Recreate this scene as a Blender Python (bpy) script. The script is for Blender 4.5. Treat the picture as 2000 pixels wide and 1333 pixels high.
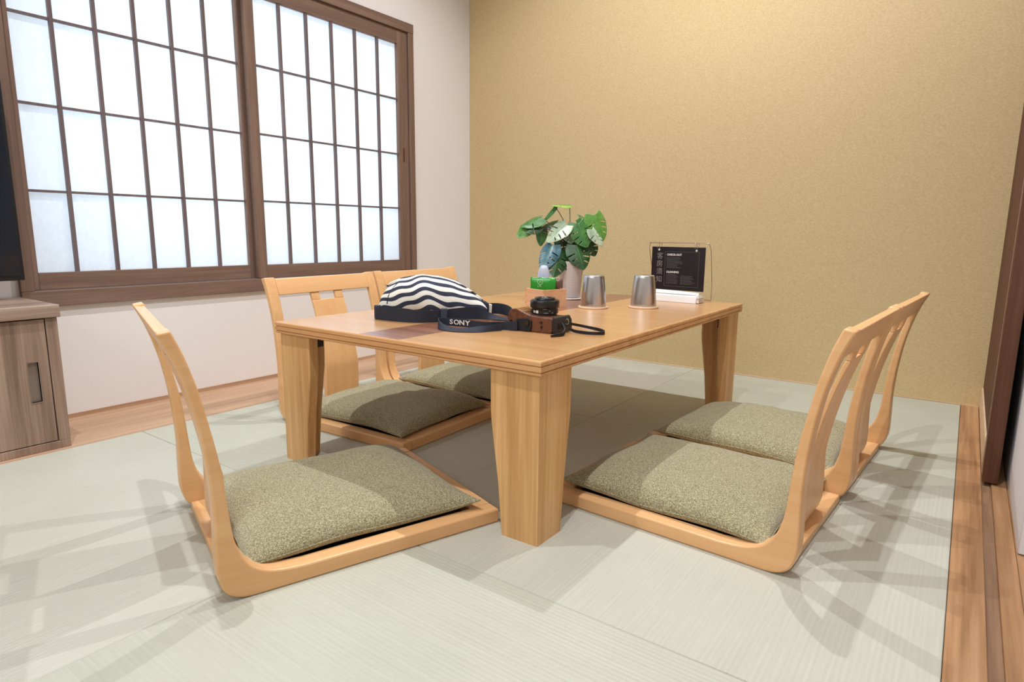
import bpy, bmesh, math, random
from mathutils import Vector, Matrix, noise
PI = math.pi
D = bpy.data
C = bpy.context.scene.collection
for o in list(D.objects):
    D.objects.remove(o, do_unlink=True)

# ------------------------------------------------------------------ camera
yaw, pitch, roll = map(math.radians, (-36.0291, 9.8182, 0.5351))
fw = Vector((math.sin(yaw)*math.cos(pitch), math.cos(yaw)*math.cos(pitch), -math.sin(pitch)))
r0 = Vector((math.cos(yaw), -math.sin(yaw), 0)); u0 = r0.cross(fw)
rt = r0*math.cos(roll) + u0*math.sin(roll); up = u0*math.cos(roll) - r0*math.sin(roll)
cd = D.cameras.new('camera'); cam = D.objects.new('scene_camera', cd); C.objects.link(cam)
cd.sensor_width = 36.0; cd.lens = 1216.18/2000*36.0; cd.clip_start = 0.02
m = Matrix((rt, up, -fw)).transposed().to_4x4(); m.translation = Vector((0, 0, 0.55))
cam.matrix_world = m
bpy.context.scene.camera = cam

# ------------------------------------------------------------------ light
sc = bpy.context.scene
w = D.worlds.new('daylight'); sc.world = w; w.use_nodes = True
w.node_tree.nodes['Background'].inputs[0].default_value = (0.80, 0.90, 1.0, 1)
w.node_tree.nodes['Background'].inputs[1].default_value = 1.0
ZC = 2.4
# recessed downlights in the ceiling, on a regular grid
SPOT_W = 69.0
for (lx, ly, cone) in ((-0.36, 0.27, 118), (-1.22, 0.29, 118), (-0.35, 1.76, 118), (-1.22, 1.76, 118)):
    ld = D.lights.new('downlight', 'SPOT'); lo = D.objects.new('downlight', ld); C.objects.link(lo)
    lo.location = (lx, ly, ZC-0.01)
    ld.energy = SPOT_W; ld.color = (0.93, 0.955, 1.0); ld.spot_size = math.radians(cone); ld.spot_blend = 0.65
    ld.shadow_soft_size = 0.012
# daylight just outside the papered window
ld = D.lights.new('window_daylight', 'AREA'); lo = D.objects.new('window_daylight', ld); C.objects.link(lo)
ld.shape = 'RECTANGLE'; ld.size = 0.86; ld.size_y = 1.36; ld.energy = 10.5; ld.color = (0.70, 0.86, 1.0)
lo.location = (-2.42, 1.42, 0.93); lo.rotation_euler = (0, -PI/2, 0)
# added unseen fill panel behind the camera, brightens the faces turned toward it
ld = D.lights.new('fill_light', 'AREA'); lo = D.objects.new('fill_light', ld); C.objects.link(lo)
ld.shape = 'RECTANGLE'; ld.size = 2.2; ld.size_y = 1.2; ld.energy = 50; ld.color = (0.90, 0.95, 1.0)
lo.location = (-0.6, -2.1, 2.3); lo.rotation_euler = (math.radians(35), 0, 0)

sc.view_settings.view_transform = 'Standard'; sc.view_settings.look = 'None'
sc.view_settings.exposure = 0.0; sc.view_settings.gamma = 1.0; sc.view_settings.use_curve_mapping = False

# ------------------------------------------------------------------ materials
def srgb(r, g, b):
    f = lambda c: (c/255/12.92) if c/255 <= 0.04045 else ((c/255+0.055)/1.055)**2.4
    return (f(r), f(g), f(b), 1)

class NT:
    def __init__(s, name):
        s.m = D.materials.new(name); s.m.use_nodes = True
        s.t = s.m.node_tree; s.n = s.t.nodes; s.b = s.n['Principled BSDF']; s.out = s.n['Material Output']
    def new(s, t, **k):
        n = s.n.new(t)
        for a, v in k.items():
            if a.startswith('i_'): n.inputs[int(a[2:]) if a[2:].isdigit() else a[2:].replace('_', ' ')].default_value = v
            else: setattr(n, a, v)
        return n
    def l(s, a, b): s.t.links.new(a, b)
    def coords(s, scale=(1, 1, 1), rot=(0, 0, 0), kind='Object'):
        tc = s.new('ShaderNodeTexCoord'); mp = s.new('ShaderNodeMapping')
        mp.inputs['Scale'].default_value = scale; mp.inputs['Rotation'].default_value = rot
        s.l(tc.outputs[kind], mp.inputs['Vector']); return mp.outputs['Vector']
    def noise(s, vec, scale, detail=4, rough=0.55, dist=0):
        n = s.new('ShaderNodeTexNoise'); n.inputs['Scale'].default_value = scale
        n.inputs['Detail'].default_value = detail; n.inputs['Roughness'].default_value = rough
        n.inputs['Distortion'].default_value = dist
        s.l(vec, n.inputs['Vector']); return n.outputs['Fac']
    def ramp(s, fac, stops):
        r = s.new('ShaderNodeValToRGB'); e = r.color_ramp.elements
        while len(e) < len(stops): e.new(0.5)
        for i, (p, c) in enumerate(stops): e[i].position = p; e[i].color = c
        s.l(fac, r.inputs['Fac']); return r.outputs['Color']
    def bump(s, h, strength, dist=0.001):
        b = s.new('ShaderNodeBump'); b.inputs['Strength'].default_value = strength; b.inputs['Distance'].default_value = dist
        s.l(h, b.inputs['Height']); s.l(b.outputs['Normal'], s.b.inputs['Normal']); return b
    def math(s, op, a, b=None):
        n = s.new('ShaderNodeMath', operation=op)
        for i, v in enumerate((a, b)):
            if v is None: continue
            if isinstance(v, (int, float)): n.inputs[i].default_value = v
            else: s.l(v, n.inputs[i])
        return n.outputs[0]

def plain(name, col, rough=0.5, metal=0.0, spec=0.5, **k):
    x = NT(name); x.b.inputs['Base Color'].default_value = col
    x.b.inputs['Roughness'].default_value = rough; x.b.inputs['Metallic'].default_value = metal
    x.b.inputs['Specular IOR Level'].default_value = spec
    for a, v in k.items(): x.b.inputs[a.replace('_', ' ')].default_value = v
    return x.m

def wood(name, c1, c2, c3, axis='x', rough=0.45, scale=1.0, spec=0.4, contrast=1.0):
    x = NT(name)
    s = {'x': (1.2, 26, 26), 'y': (26, 1.2, 26), 'z': (26, 26, 1.2)}[axis]
    v = x.coords(tuple(a*scale for a in s))
    n1 = x.noise(v, 1.0, 5, 0.6, 0.6)
    s2 = {'x': (4, 160, 160), 'y': (160, 4, 160), 'z': (160, 160, 4)}[axis]
    n2 = x.noise(x.coords(tuple(a*scale for a in s2)), 1.0, 3, 0.6)
    mx = x.math('ADD', x.math('MULTIPLY', n1, 0.7), x.math('MULTIPLY', n2, 0.3))
    lo = 0.5-0.16/contrast; hi = 0.5+0.16/contrast
    col = x.ramp(mx, [(lo, c1), (0.5, c2), (hi, c3)])
    x.l(col, x.b.inputs['Base Color']); x.b.inputs['Roughness'].default_value = rough
    x.b.inputs['Specular IOR Level'].default_value = spec
    x.bump(n2, 0.06, 0.0006)
    return x.m

M = {}
bz = (srgb(220, 167, 112), srgb(229, 178, 124), srgb(236, 189, 136))
for ax in 'xyz': M['chair_'+ax] = wood('beech_'+ax, *bz, axis=ax, rough=0.32, contrast=0.8, spec=0.5)
M['chair_back'] = M['chair_z']
M['top'] = wood('tabletop_oak', srgb(186, 136, 86), srgb(195, 146, 95), srgb(204, 156, 105), axis='x', rough=0.30, contrast=0.8, spec=0.6)
M['edge'] = wood('edge_oak', srgb(196, 144, 94), srgb(214, 162, 110), srgb(226, 178, 126), axis='x', rough=0.4, scale=0.8)
M['leg'] = wood('leg_oak', srgb(190, 140, 86), srgb(216, 168, 111), srgb(234, 191, 137), axis='z', rough=0.45, scale=0.9, contrast=1.0)
M['inlay'] = wood('walnut_inlay', srgb(118, 72, 50), srgb(136, 86, 62), srgb(154, 104, 78), axis='x', rough=0.30, spec=0.6)
M['ledge'] = wood('ledge_wood', srgb(168, 132, 104), srgb(188, 152, 122), srgb(202, 168, 138), axis='y', rough=0.5, scale=0.8)
M['sill'] = wood('sill_wood', srgb(150, 108, 72), srgb(178, 134, 94), srgb(196, 154, 114), axis='y', rough=0.5, scale=0.7, contrast=1.3)
M['groove'] = wood('groove_wood', srgb(118, 88, 64), srgb(144, 110, 84), srgb(164, 130, 102), axis='y', rough=0.5, scale=0.9, contrast=1.3)
M['frame'] = wood('window_wood_y', srgb(112, 88, 76), srgb(126, 100, 86), srgb(140, 114, 100), axis='y', rough=0.5, scale=1.5)
M['frame_z'] = wood('window_wood_z', srgb(112, 88, 76), srgb(126, 100, 86), srgb(140, 114, 100), axis='z', rough=0.5, scale=1.5)
M['lattice'] = wood('lattice_wood_flare', srgb(100, 86, 86), srgb(112, 97, 97), srgb(124, 110, 108), axis='z', rough=0.5, scale=1.5)  # cooler than the frame: window flare is painted into the bars' colour
M['door'] = wood('door_wood', srgb(88, 58, 44), srgb(100, 68, 52), srgb(112, 78, 60), axis='z', rough=0.65, scale=1.5, spec=0.12)
M['cab'] = wood('cabinet_wood_z', srgb(122, 98, 82), srgb(150, 124, 106), srgb(172, 148, 130), axis='z', rough=0.5, scale=1.0, contrast=1.2)
M['cab_y'] = wood('cabinet_wood_y', srgb(124, 100, 86), srgb(154, 130, 114), srgb(178, 156, 140), axis='y', rough=0.45, scale=1.0, contrast=1.2)
M['handle'] = plain('handle_plate', srgb(142, 126, 114), 0.35, 0.3)
M['coaster'] = wood('coaster_wood', srgb(206, 172, 136), srgb(222, 190, 156), srgb(232, 204, 172), axis='x', rough=0.55)
M['masu'] = wood('hinoki', srgb(206, 152, 112), srgb(220, 170, 130), srgb(230, 184, 146), axis='x', rough=0.5)

def walls(name, col, col2, bstr, sc_=900):
    x = NT(name); v = x.coords()
    n = x.noise(v, sc_, 2, 0.7)
    c = x.ramp(n, [(0.3, col2), (0.7, col)])
    x.l(c, x.b.inputs['Base Color']); x.b.inputs['Roughness'].default_value = 0.75
    x.b.inputs['Specular IOR Level'].default_value = 0.25
    x.bump(x.noise(v, 350, 3, 0.6), bstr, 0.001); return x.m
M['white'] = walls('white_wallpaper', srgb(240, 236, 233), srgb(232, 227, 224), 0.25)
M['white_r'] = walls('white_paint', srgb(226, 224, 226), srgb(220, 218, 220), 0.1)
M['ceil'] = walls('ceiling_paper', srgb(236, 234, 230), srgb(230, 228, 224), 0.1)

def gold():
    x = NT('gold_woven_wallpaper')
    v = x.coords((1, 1, 1)); v1 = x.coords((130, 130, 420))
    n = x.noise(v1, 1.0, 3, 0.7); n2 = x.noise(v, 260, 2, 0.6)
    mx = x.math('ADD', x.math('MULTIPLY', n, 0.6), x.math('MULTIPLY', n2, 0.4))
    c = x.ramp(mx, [(0.36, srgb(196, 169, 121)), (0.52, srgb(207, 182, 135)), (0.68, srgb(217, 194, 150))])
    x.l(c, x.b.inputs['Base Color']); x.b.inputs['Roughness'].default_value = 0.5
    x.b.inputs['Specular IOR Level'].default_value = 0.45
    x.bump(mx, 0.35, 0.0012); return x.m
M['gold'] = gold()

def tatami(name, axis, ca, cb):
    x = NT(name)
    tc = x.new('ShaderNodeTexCoord'); sp = x.new('ShaderNodeSeparateXYZ'); x.l(tc.outputs['Object'], sp.inputs[0])
    a = sp.outputs[0] if axis == 'x' else sp.outputs[1]   # ribs follow this axis
    b = sp.outputs[1] if axis == 'x' else sp.outputs[0]
    rib = x.math('SINE', x.math('MULTIPLY', b, 2*PI/0.0078))
    knot = x.math('SINE', x.math('ADD', x.math('MULTIPLY', a, 2*PI/0.0052), x.math('MULTIPLY', x.math('SIGN', rib), PI/2)))
    h = x.math('ADD', x.math('MULTIPLY', rib, 0.75), x.math('MULTIPLY', knot, 0.25))
    v = x.coords((6, 260, 1) if axis == 'x' else (260, 6, 1))
    n = x.noise(v, 1.0, 3, 0.6); big = x.noise(x.coords(), 3.5, 3, 0.5)
    f = x.math('ADD', x.math('ADD', x.math('MULTIPLY', n, 0.5), x.math('MULTIPLY', big, 0.5)), x.math('MULTIPLY', rib, 0.035))
    c = x.ramp(f, [(0.3, cb), (0.7, ca)])
    x.l(c, x.b.inputs['Base Color']); x.b.inputs['Roughness'].default_value = 0.48
    x.b.inputs['Specular IOR Level'].default_value = 0.45
    x.bump(h, 0.30, 0.0005); return x.m
M['mat_x'] = tatami('tatami_ribs_across', 'x', srgb(193, 193, 177), srgb(178, 179, 162))
M['mat_y'] = tatami('tatami_ribs_along', 'y', srgb(196, 195, 181), srgb(182, 181, 166))

def paper():
    x = NT('washi_paper'); x.n.remove(x.b)
    tr = x.new('ShaderNodeBsdfTranslucent'); df = x.new('ShaderNodeBsdfDiffuse'); mx = x.new('ShaderNodeMixShader')
    v = x.coords((1, 9, 4)); n = x.noise(v, 14, 5, 0.7)
    c = x.ramp(n, [(0.3, (0.86, 0.88, 0.90, 1)), (0.7, (0.93, 0.94, 0.95, 1))])
    x.l(c, tr.inputs[0]); x.l(c, df.inputs[0]); mx.inputs[0].default_value = 0.35
    x.l(tr.outputs[0], mx.inputs[1]); x.l(df.outputs[0], mx.inputs[2]); x.l(mx.outputs[0], x.out.inputs[0]); return x.m
M['paper'] = paper()

def fabric():
    x = NT('sage_melange_fabric'); v = x.coords()
    n = x.noise(v, 720, 2, 0.85); n2 = x.noise(v, 330, 2, 0.7)
    f = x.math('ADD', x.math('MULTIPLY', n, 0.7), x.math('MULTIPLY', n2, 0.3))
    c = x.ramp(f, [(0.38, srgb(88, 82, 58)), (0.5, srgb(148, 141, 109)), (0.62, srgb(208, 200, 164))])
    x.l(c, x.b.inputs['Base Color']); x.b.inputs['Roughness'].default_value = 0.9
    x.b.inputs['Specular IOR Level'].default_value = 0.15
    x.b.inputs['Sheen Weight'].default_value = 0.25
    x.bump(f, 0.5, 0.0012); return x.m
M['fabric'] = fabric()
M['black'] = plain('black_board', srgb(16, 16, 20), 0.6)
M['tv'] = plain('tv_screen', srgb(10, 18, 30), 0.1)
M['tvb'] = plain('tv_bezel', srgb(18, 18, 22), 0.35)
M['dark_metal'] = plain('dark_metal', srgb(70, 62, 58), 0.35, 0.9)
M['alu'] = plain('aluminium_strip', srgb(190, 160, 140), 0.35, 0.6)

def steel():
    x = NT('brushed_steel'); v = x.coords((30, 30, 900))
    n = x.noise(x.coords((1, 1, 240)), 3, 3, 0.6)
    x.b.inputs['Base Color'].default_value = (0.60, 0.575, 0.56, 1); x.b.inputs['Metallic'].default_value = 1.0
    x.l(x.math('ADD', x.math('MULTIPLY', n, 0.06), 0.22), x.b.inputs['Roughness'])
    x.b.inputs['Anisotropic'].default_value = 0.75
    return x.m
M['steel'] = steel()
M['chrome'] = plain('wire_chrome', (0.55, 0.50, 0.45, 1), 0.15, 1.0)
M['leather'] = None
def leather():
    x = NT('brown_leather'); v = x.coords()
    n = x.noise(v, 60, 5, 0.65)
    c = x.ramp(n, [(0.3, srgb(74, 42, 27)), (0.7, srgb(120, 72, 47))])
    x.l(c, x.b.inputs['Base Color']); x.b.inputs['Roughness'].default_value = 0.34
    x.bump(x.noise(v, 900, 2, 0.6), 0.2, 0.0006); return x.m
M['leather'] = leather()
M['cam'] = plain('camera_black', srgb(22, 22, 25), 0.42)
M['lens'] = plain('lens_black', srgb(20, 20, 24), 0.28)
M['glass'] = plain('lens_glass', (0.005, 0.006, 0.01, 1), 0.04)
M['mark'] = plain('white_print', srgb(215, 212, 205), 0.6)
M['grey_print'] = plain('grey_print', srgb(130, 124, 124), 0.7)
def navy():
    x = NT('navy_webbing'); v = x.coords((1, 1, 1))
    n = x.noise(v, 700, 2, 0.6)
    c = x.ramp(n, [(0.3, srgb(20, 24, 36)), (0.7, srgb(38, 44, 60))])
    x.l(c, x.b.inputs['Base Color']); x.b.inputs['Roughness'].default_value = 0.75
    x.bump(n, 0.3, 0.0006); return x.m
M['navy'] = navy()
M['buckle'] = plain('slider_plastic', srgb(54, 62, 78), 0.35)
M['blackstrap'] = plain('black_cord', srgb(17, 17, 20), 0.7)

def zebra():
    x = NT('zebra_canvas')
    tc = x.new('ShaderNodeTexCoord'); sp = x.new('ShaderNodeSeparateXYZ'); x.l(tc.outputs['Object'], sp.inputs[0])
    X, Y, Z = sp.outputs
    w1 = x.math('MULTIPLY', x.math('SINE', x.math('ADD', x.math('MULTIPLY', X, 2*PI/0.135), 2.2)), 0.0062)
    w2 = x.math('MULTIPLY', x.math('SINE', x.math('ADD', x.math('MULTIPLY', X, 2*PI/0.064), x.math('MULTIPLY', Z, 45.0))), 0.0032)
    dome = x.math('MULTIPLY', x.math('MULTIPLY', X, X), 0.9)
    nz = x.math('MULTIPLY', x.math('SUBTRACT', x.noise(x.coords((1, 1, 1)), 14, 2, 0.5), 0.5), 0.007)
    h = x.math('ADD', x.math('SUBTRACT', x.math('SUBTRACT', Z, w1), w2), x.math('ADD', dome, nz))
    h = x.math('ADD', h, x.math('MULTIPLY', Y, 0.55))
    s = x.math('SINE', x.math('ADD', x.math('MULTIPLY', h, 2*PI/0.0240), 0.6))
    c = x.ramp(x.math('ADD', x.math('MULTIPLY', s, 0.5), 0.5), [(0.0, srgb(44, 50, 68)), (0.42, srgb(44, 50, 68)), (0.48, srgb(232, 228, 216)), (1.0, srgb(236, 232, 221))])
    x.l(c, x.b.inputs['Base Color']); x.b.inputs['Roughness'].default_value = 0.85
    x.bump(x.noise(x.coords(), 600, 2, 0.6), 0.25, 0.0006); return x.m
M['zebra'] = zebra()
M['canvas'] = plain('cream_canvas', srgb(228, 222, 208), 0.85)

def leafm(name, a, b, rough=0.33):
    x = NT(name); v = x.coords(); n = x.noise(v, 45, 3, 0.6)
    c = x.ramp(n, [(0.3, a), (0.7, b)])
    x.l(c, x.b.inputs['Base Color']); x.b.inputs['Roughness'].default_value = rough
    x.b.inputs['Specular IOR Level'].default_value = 0.6
    x.b.inputs['Subsurface Weight'].default_value = 0.0
    x.bump(x.noise(x.coords((1, 6, 1)), 60, 2, 0.5), 0.2, 0.0008); return x.m
M['leaf_mid'] = leafm('leaf_mid', srgb(44, 92, 38), srgb(74, 128, 62))
M['leaf_dark'] = leafm('leaf_dark', srgb(26, 62, 30), srgb(46, 88, 40))
M['leaf_bright'] = leafm('leaf_bright', srgb(70, 128, 48), srgb(110, 160, 66))
M['leaf_lime'] = leafm('leaf_lime', srgb(120, 160, 56), srgb(150, 182, 80))
M['leaf_pale'] = leafm('leaf_pale', srgb(130, 156, 124), srgb(196, 208, 184), 0.28)  # whitish tone paints the glossy reflection on the broad centre-left leaf
M['leaf_blue'] = leafm('leaf_blue', srgb(44, 82, 92), srgb(98, 138, 152), 0.3)
M['stem'] = plain('stem', srgb(84, 82, 50), 0.5)
M['soil'] = plain('soil', srgb(40, 34, 28), 0.9)

def ceramic():
    x = NT('woven_white_ceramic')
    tc = x.new('ShaderNodeTexCoord'); sp = x.new('ShaderNodeSeparateXYZ'); x.l(tc.outputs['Object'], sp.inputs[0])
    ang = x.math('ARCTAN2', sp.outputs[1], sp.outputs[0])
    a = x.math('SINE', x.math('MULTIPLY', ang, 64)); b = x.math('SINE', x.math('MULTIPLY', sp.outputs[2], 2*PI/0.0042))
    h = x.math('MULTIPLY', a, b)
    c = x.ramp(x.math('ADD', x.math('MULTIPLY', x.math('MAXIMUM', a, b), 0.5), 0.5), [(0.35, srgb(178, 164, 156)), (0.8, srgb(224, 214, 208))])
    x.l(c, x.b.inputs['Base Color']); x.b.inputs['Roughness'].default_value = 0.5
    x.bump(h, 0.5, 0.0012); return x.m
M['pot'] = ceramic()
M['green'] = plain('green_foil', srgb(36, 140, 34), 0.3)
M['greenprint'] = plain('pale_green_print', srgb(176, 222, 160), 0.5)
M['brownfoil'] = plain('brown_foil', srgb(104, 74, 58), 0.35)
M['sachet'] = plain('translucent_sachet', srgb(206, 212, 230), 0.25, Transmission_Weight=0.25)
M['card'] = plain('black_card', srgb(30, 24, 28), 0.28)
M['whiteplastic'] = plain('white_plastic', srgb(236, 232, 228), 0.3)
M['clear'] = plain('clear_vinyl', (0.9, 0.9, 0.9, 1), 0.08, Transmission_Weight=1.0)

# ------------------------------------------------------------------ helpers
def finish(name, bm, mat, parent=None, loc=None, rotz=None, smooth=False, bevel=0, seg=2, subsurf=0, solid=0):
    bmesh.ops.recalc_face_normals(bm, faces=bm.faces)
    me = D.meshes.new(name); bm.to_mesh(me); bm.free()
    for mm in (mat if isinstance(mat, (list, tuple)) else [mat]): me.materials.append(mm)
    o = D.objects.new(name, me); C.objects.link(o)
    if parent: o.parent = parent
    if loc is not None: o.location = loc
    if rotz is not None: o.rotation_euler = (0, 0, rotz)
    if smooth:
        for p in me.polygons: p.use_smooth = True
    if solid:
        md = o.modifiers.new('s', 'SOLIDIFY'); md.thickness = solid; md.offset = 0
    if bevel:
        md = o.modifiers.new('b', 'BEVEL'); md.width = bevel; md.segments = seg; md.limit_method = 'ANGLE'; md.angle_limit = math.radians(38)
        if not smooth:
            for p in me.polygons: p.use_smooth = True
            me.set_sharp_from_angle(angle=math.radians(40)) if hasattr(me, 'set_sharp_from_angle') else None
            md.harden_normals = False
    if subsurf:
        md = o.modifiers.new('d', 'SUBSURF'); md.levels = subsurf; md.render_levels = subsurf
    return o
def box(bm, x0, x1, y0, y1, z0, z1, mi=0):
    v = [bm.verts.new(p) for p in ((x0,y0,z0),(x1,y0,z0),(x1,y1,z0),(x0,y1,z0),(x0,y0,z1),(x1,y0,z1),(x1,y1,z1),(x0,y1,z1))]
    for f in ((0,3,2,1),(4,5,6,7),(0,1,5,4),(1,2,6,5),(2,3,7,6),(3,0,4,7)):
        bm.faces.new([v[i] for i in f]).material_index = mi
    return v
def nbox(*a):
    bm = bmesh.new(); box(bm, *a); return bm
def prism(pts, to3, d0, d1):
    """polygon pts (2D) extruded between depths d0 and d1; to3(a,b,d) maps to 3D"""
    bm = bmesh.new()
    A = [bm.verts.new(to3(a, b, d0)) for a, b in pts]; B = [bm.verts.new(to3(a, b, d1)) for a, b in pts]
    n = len(pts); bm.faces.new(A); bm.faces.new(B[::-1])
    for i in range(n): bm.faces.new((A[i], B[i], B[(i+1) % n], A[(i+1) % n]))
    return bm
def lathe(prof, seg=48, bm=None, c=(0, 0), cap0=True, cap1=True):
    bm = bm or bmesh.new(); rings = []
    for r, z in prof:
        rings.append([bm.verts.new((c[0]+r*math.cos(2*PI*i/seg), c[1]+r*math.sin(2*PI*i/seg), z)) for i in range(seg)])
    for a, b in zip(rings, rings[1:]):
        for i in range(seg): bm.faces.new((a[i], a[(i+1) % seg], b[(i+1) % seg], b[i]))
    if cap0: bm.faces.new(rings[0][::-1])
    if cap1: bm.faces.new(rings[-1])
    return bm
def tube(pts, r, seg=8, bm=None, closed=False):
    bm = bm or bmesh.new(); pts = [Vector(p) for p in pts]; n = len(pts); rings = []
    rr = r if isinstance(r, (list, tuple)) else [r]*n
    prev = None
    for i, p in enumerate(pts):
        if closed: t = (pts[(i+1) % n]-pts[i-1])
        else: t = pts[min(i+1, n-1)]-pts[max(i-1, 0)]
        t.normalize()
        if prev is None: a = t.orthogonal().normalized()
        else:
            a = prev - t*prev.dot(t)
            a = a.normalized() if a.length > 1e-6 else t.orthogonal().normalized()
        prev = a; b = t.cross(a)
        rings.append([bm.verts.new(p + (a*math.cos(2*PI*k/seg)+b*math.sin(2*PI*k/seg))*rr[i]) for k in range(seg)])
    m_ = n if closed else n-1
    for i in range(m_):
        A = rings[i]; B = rings[(i+1) % n]
        for k in range(seg): bm.faces.new((A[k], A[(k+1) % seg], B[(k+1) % seg], B[k]))
    if not closed: bm.faces.new(rings[0][::-1]); bm.faces.new(rings[-1])
    return bm
def cat_rom(P, n=6):
    """smooth list of tuples (any dimension)"""
    out = []; P = [tuple(p) for p in P]
    for i in range(len(P)-1):
        p0 = P[max(i-1, 0)]; p1 = P[i]; p2 = P[i+1]; p3 = P[min(i+2, len(P)-1)]
        for k in range(n):
            t = k/n
            out.append(tuple(0.5*((2*b)+(-a+c)*t+(2*a-5*b+4*c-d)*t*t+(-a+3*b-3*c+d)*t**3) for a, b, c, d in zip(p0, p1, p2, p3)))
    out.append(P[-1]); return out
def ribbon(st, th=0.0016, n=6):
    """st: stations (x,y,z of lower edge, x,y,z of upper edge) -> solid webbing"""
    S = cat_rom(st, n); bm = bmesh.new(); rows = []
    for i, s in enumerate(S):
        a = Vector(s[:3]); b = Vector(s[3:6]); nx = S[min(i+1, len(S)-1)]; pv = S[max(i-1, 0)]
        t = Vector(nx[:3])-Vector(pv[:3]); nn = t.cross(b-a)
        nn = nn.normalized()*th/2 if nn.length > 1e-9 else Vector((th/2, 0, 0))
        mid = (a+b)/2
        rows.append([bm.verts.new(p) for p in (a-nn, mid-nn, b-nn, b+nn, mid+nn, a+nn)])
    for A, B in zip(rows, rows[1:]):
        for k in range(6): bm.faces.new((A[k], A[(k+1) % 6], B[(k+1) % 6], B[k]))
    bm.faces.new(rows[0]); bm.faces.new(rows[-1][::-1]); return bm
def empty(name, loc=(0, 0, 0), rotz=0, **props):
    o = D.objects.new(name, None); C.objects.link(o); o.location = loc; o.rotation_euler = (0, 0, rotz)
    o.empty_display_size = 0.05
    tag(o, **props); return o
def tag(o, label=None, cat=None, group=None, kind=None):
    if label: o['label'] = label
    if cat: o['category'] = cat
    if group: o['group'] = group
    if kind: o['kind'] = kind
    return o
def struct(name, bm, mat, **k):
    return tag(finish(name, bm, mat, **k), kind='structure')
def kids(o): return [c for c in D.objects if c.parent == o]
def copy_tree(o, parent=None):
    c = o.copy(); C.objects.link(c)
    if parent: c.parent = parent
    for ch in kids(o): copy_tree(ch, c)
    return c

# ------------------------------------------------------------------ room shell
XL, YB = -2.098, 2.506
fl = struct('floor', nbox(XL-0.1, 1.3, -2.7, YB+0.1, -0.12, -0.02), M['sill'])
xs = [-1.800, -0.877, 0.028]; ys = [-2.60, -1.93, -1.04, -0.151, 0.737, 1.6246, YB-0.003]
g = 0.0003
for i in range(2):
    for j in range(6):
        mat = M['mat_y'] if (i+j) % 2 == 1 else M['mat_x']
        # ribs run along y on the mats where (i+j) is odd
        bm = nbox(-(xs[i+1]-xs[i])/2+g, (xs[i+1]-xs[i])/2-g, -(ys[j+1]-ys[j])/2+g, (ys[j+1]-ys[j])/2-g, -0.02, 0.0)
        finish('tatami_mat', bm, mat, parent=fl, loc=((xs[i]+xs[i+1])/2, (ys[j]+ys[j+1])/2, 0), bevel=0.0012, seg=1)
struct('trim_1', nbox(XL, -1.8005, -2.6, YB, -0.02, 0.0), M['ledge'])
struct('baseboard_left', nbox(XL, XL+0.006, 0.3, YB, 0.0, 0.012), M['ledge'])
# wooden threshold with the sliding door's groove
bm = bmesh.new()
box(bm, 0.0285, 0.076, -2.6, YB, -0.02, 0.0)
box(bm, 0.094, 0.122, -2.6, YB, -0.02, 0.0); box(bm, 0.1225, 0.45, -2.6, YB, -0.02, -0.0015); box(bm, 0.4505, 1.2, -2.6, YB, -0.02, -0.0015)
t2 = struct('trim_2', bm, M['sill'], bevel=0.0008, seg=1)
finish('track_groove', nbox(0.0762, 0.0938, -2.6, YB, -0.02, -0.005), M['groove'], parent=t2)

struct('ceiling', nbox(XL-0.1, 1.3, -2.7, YB+0.1, ZC, ZC+0.08), M['ceil'])
struct('wall_back', nbox(XL-0.1, 1.3, YB, YB+0.1, -0.1, ZC), M['gold'])
struct('trim_3', nbox(XL+0.001, 0.0755, YB-0.0025, YB, 0.0, 0.004), M['coaster'])
wy0, wy1, wz0, wz1 = 0.607, 2.082, 0.352, 1.430    # opening in the left wall
bm = bmesh.new()
box(bm, XL-0.1, XL, -2.7, wy0, -0.1, ZC); box(bm, XL-0.1, XL, wy1, YB, -0.1, ZC)
box(bm, XL-0.1, XL, wy0, wy1, -0.1, wz0); box(bm, XL-0.1, XL, wy0, wy1, wz1, ZC)
struct('wall_left', bm, M['white'])
struct('wall_front', nbox(XL-0.1, 1.3, -2.7, -2.6, -0.1, ZC), M['white'])
bm = nbox(0.124, 0.30, 1.352, YB, 0.0, ZC); box(bm, 1.2, 1.3, -2.6, 1.352, -0.1, ZC)
box(bm, 0.30, 1.2, 1.352, 1.46, 0.0, ZC)
struct('wall_right', bm, M['white_r'], bevel=0.002, seg=2)

# brown sliding door on the right: its edge faces the room
dr = tag(empty('door_1', (0.091, 1.712, 0)), kind='structure')
finish('door_leaf', nbox(-0.0145, 0.0145, 0.0, 0.045, 0.004, 2.0), M['door'], parent=dr, bevel=0.0015)
finish('door_panel', nbox(-0.010, 0.012, 0.0455, 0.790, 0.070, 2.0), M['door'], parent=dr, bevel=0.001, seg=1)
finish('edge_strip', nbox(-0.0158, -0.0147, 0.0458, 0.0475, 0.02, 2.0), M['alu'], parent=dr)
bm = bmesh.new()
for zz in (0.16, 0.405, 0.62, 0.86):
    tube([(-0.0150, 0.060, zz), (-0.0100, 0.060, zz)], 0.0045, 12, bm)
finish('screw', bm, M['alu'], parent=dr, smooth=True)
finish('kick_block', nbox(-0.0135, 0.012, 0.047, 0.790, 0.0, 0.068), M['coaster'], parent=dr, bevel=0.001, seg=1)

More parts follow.
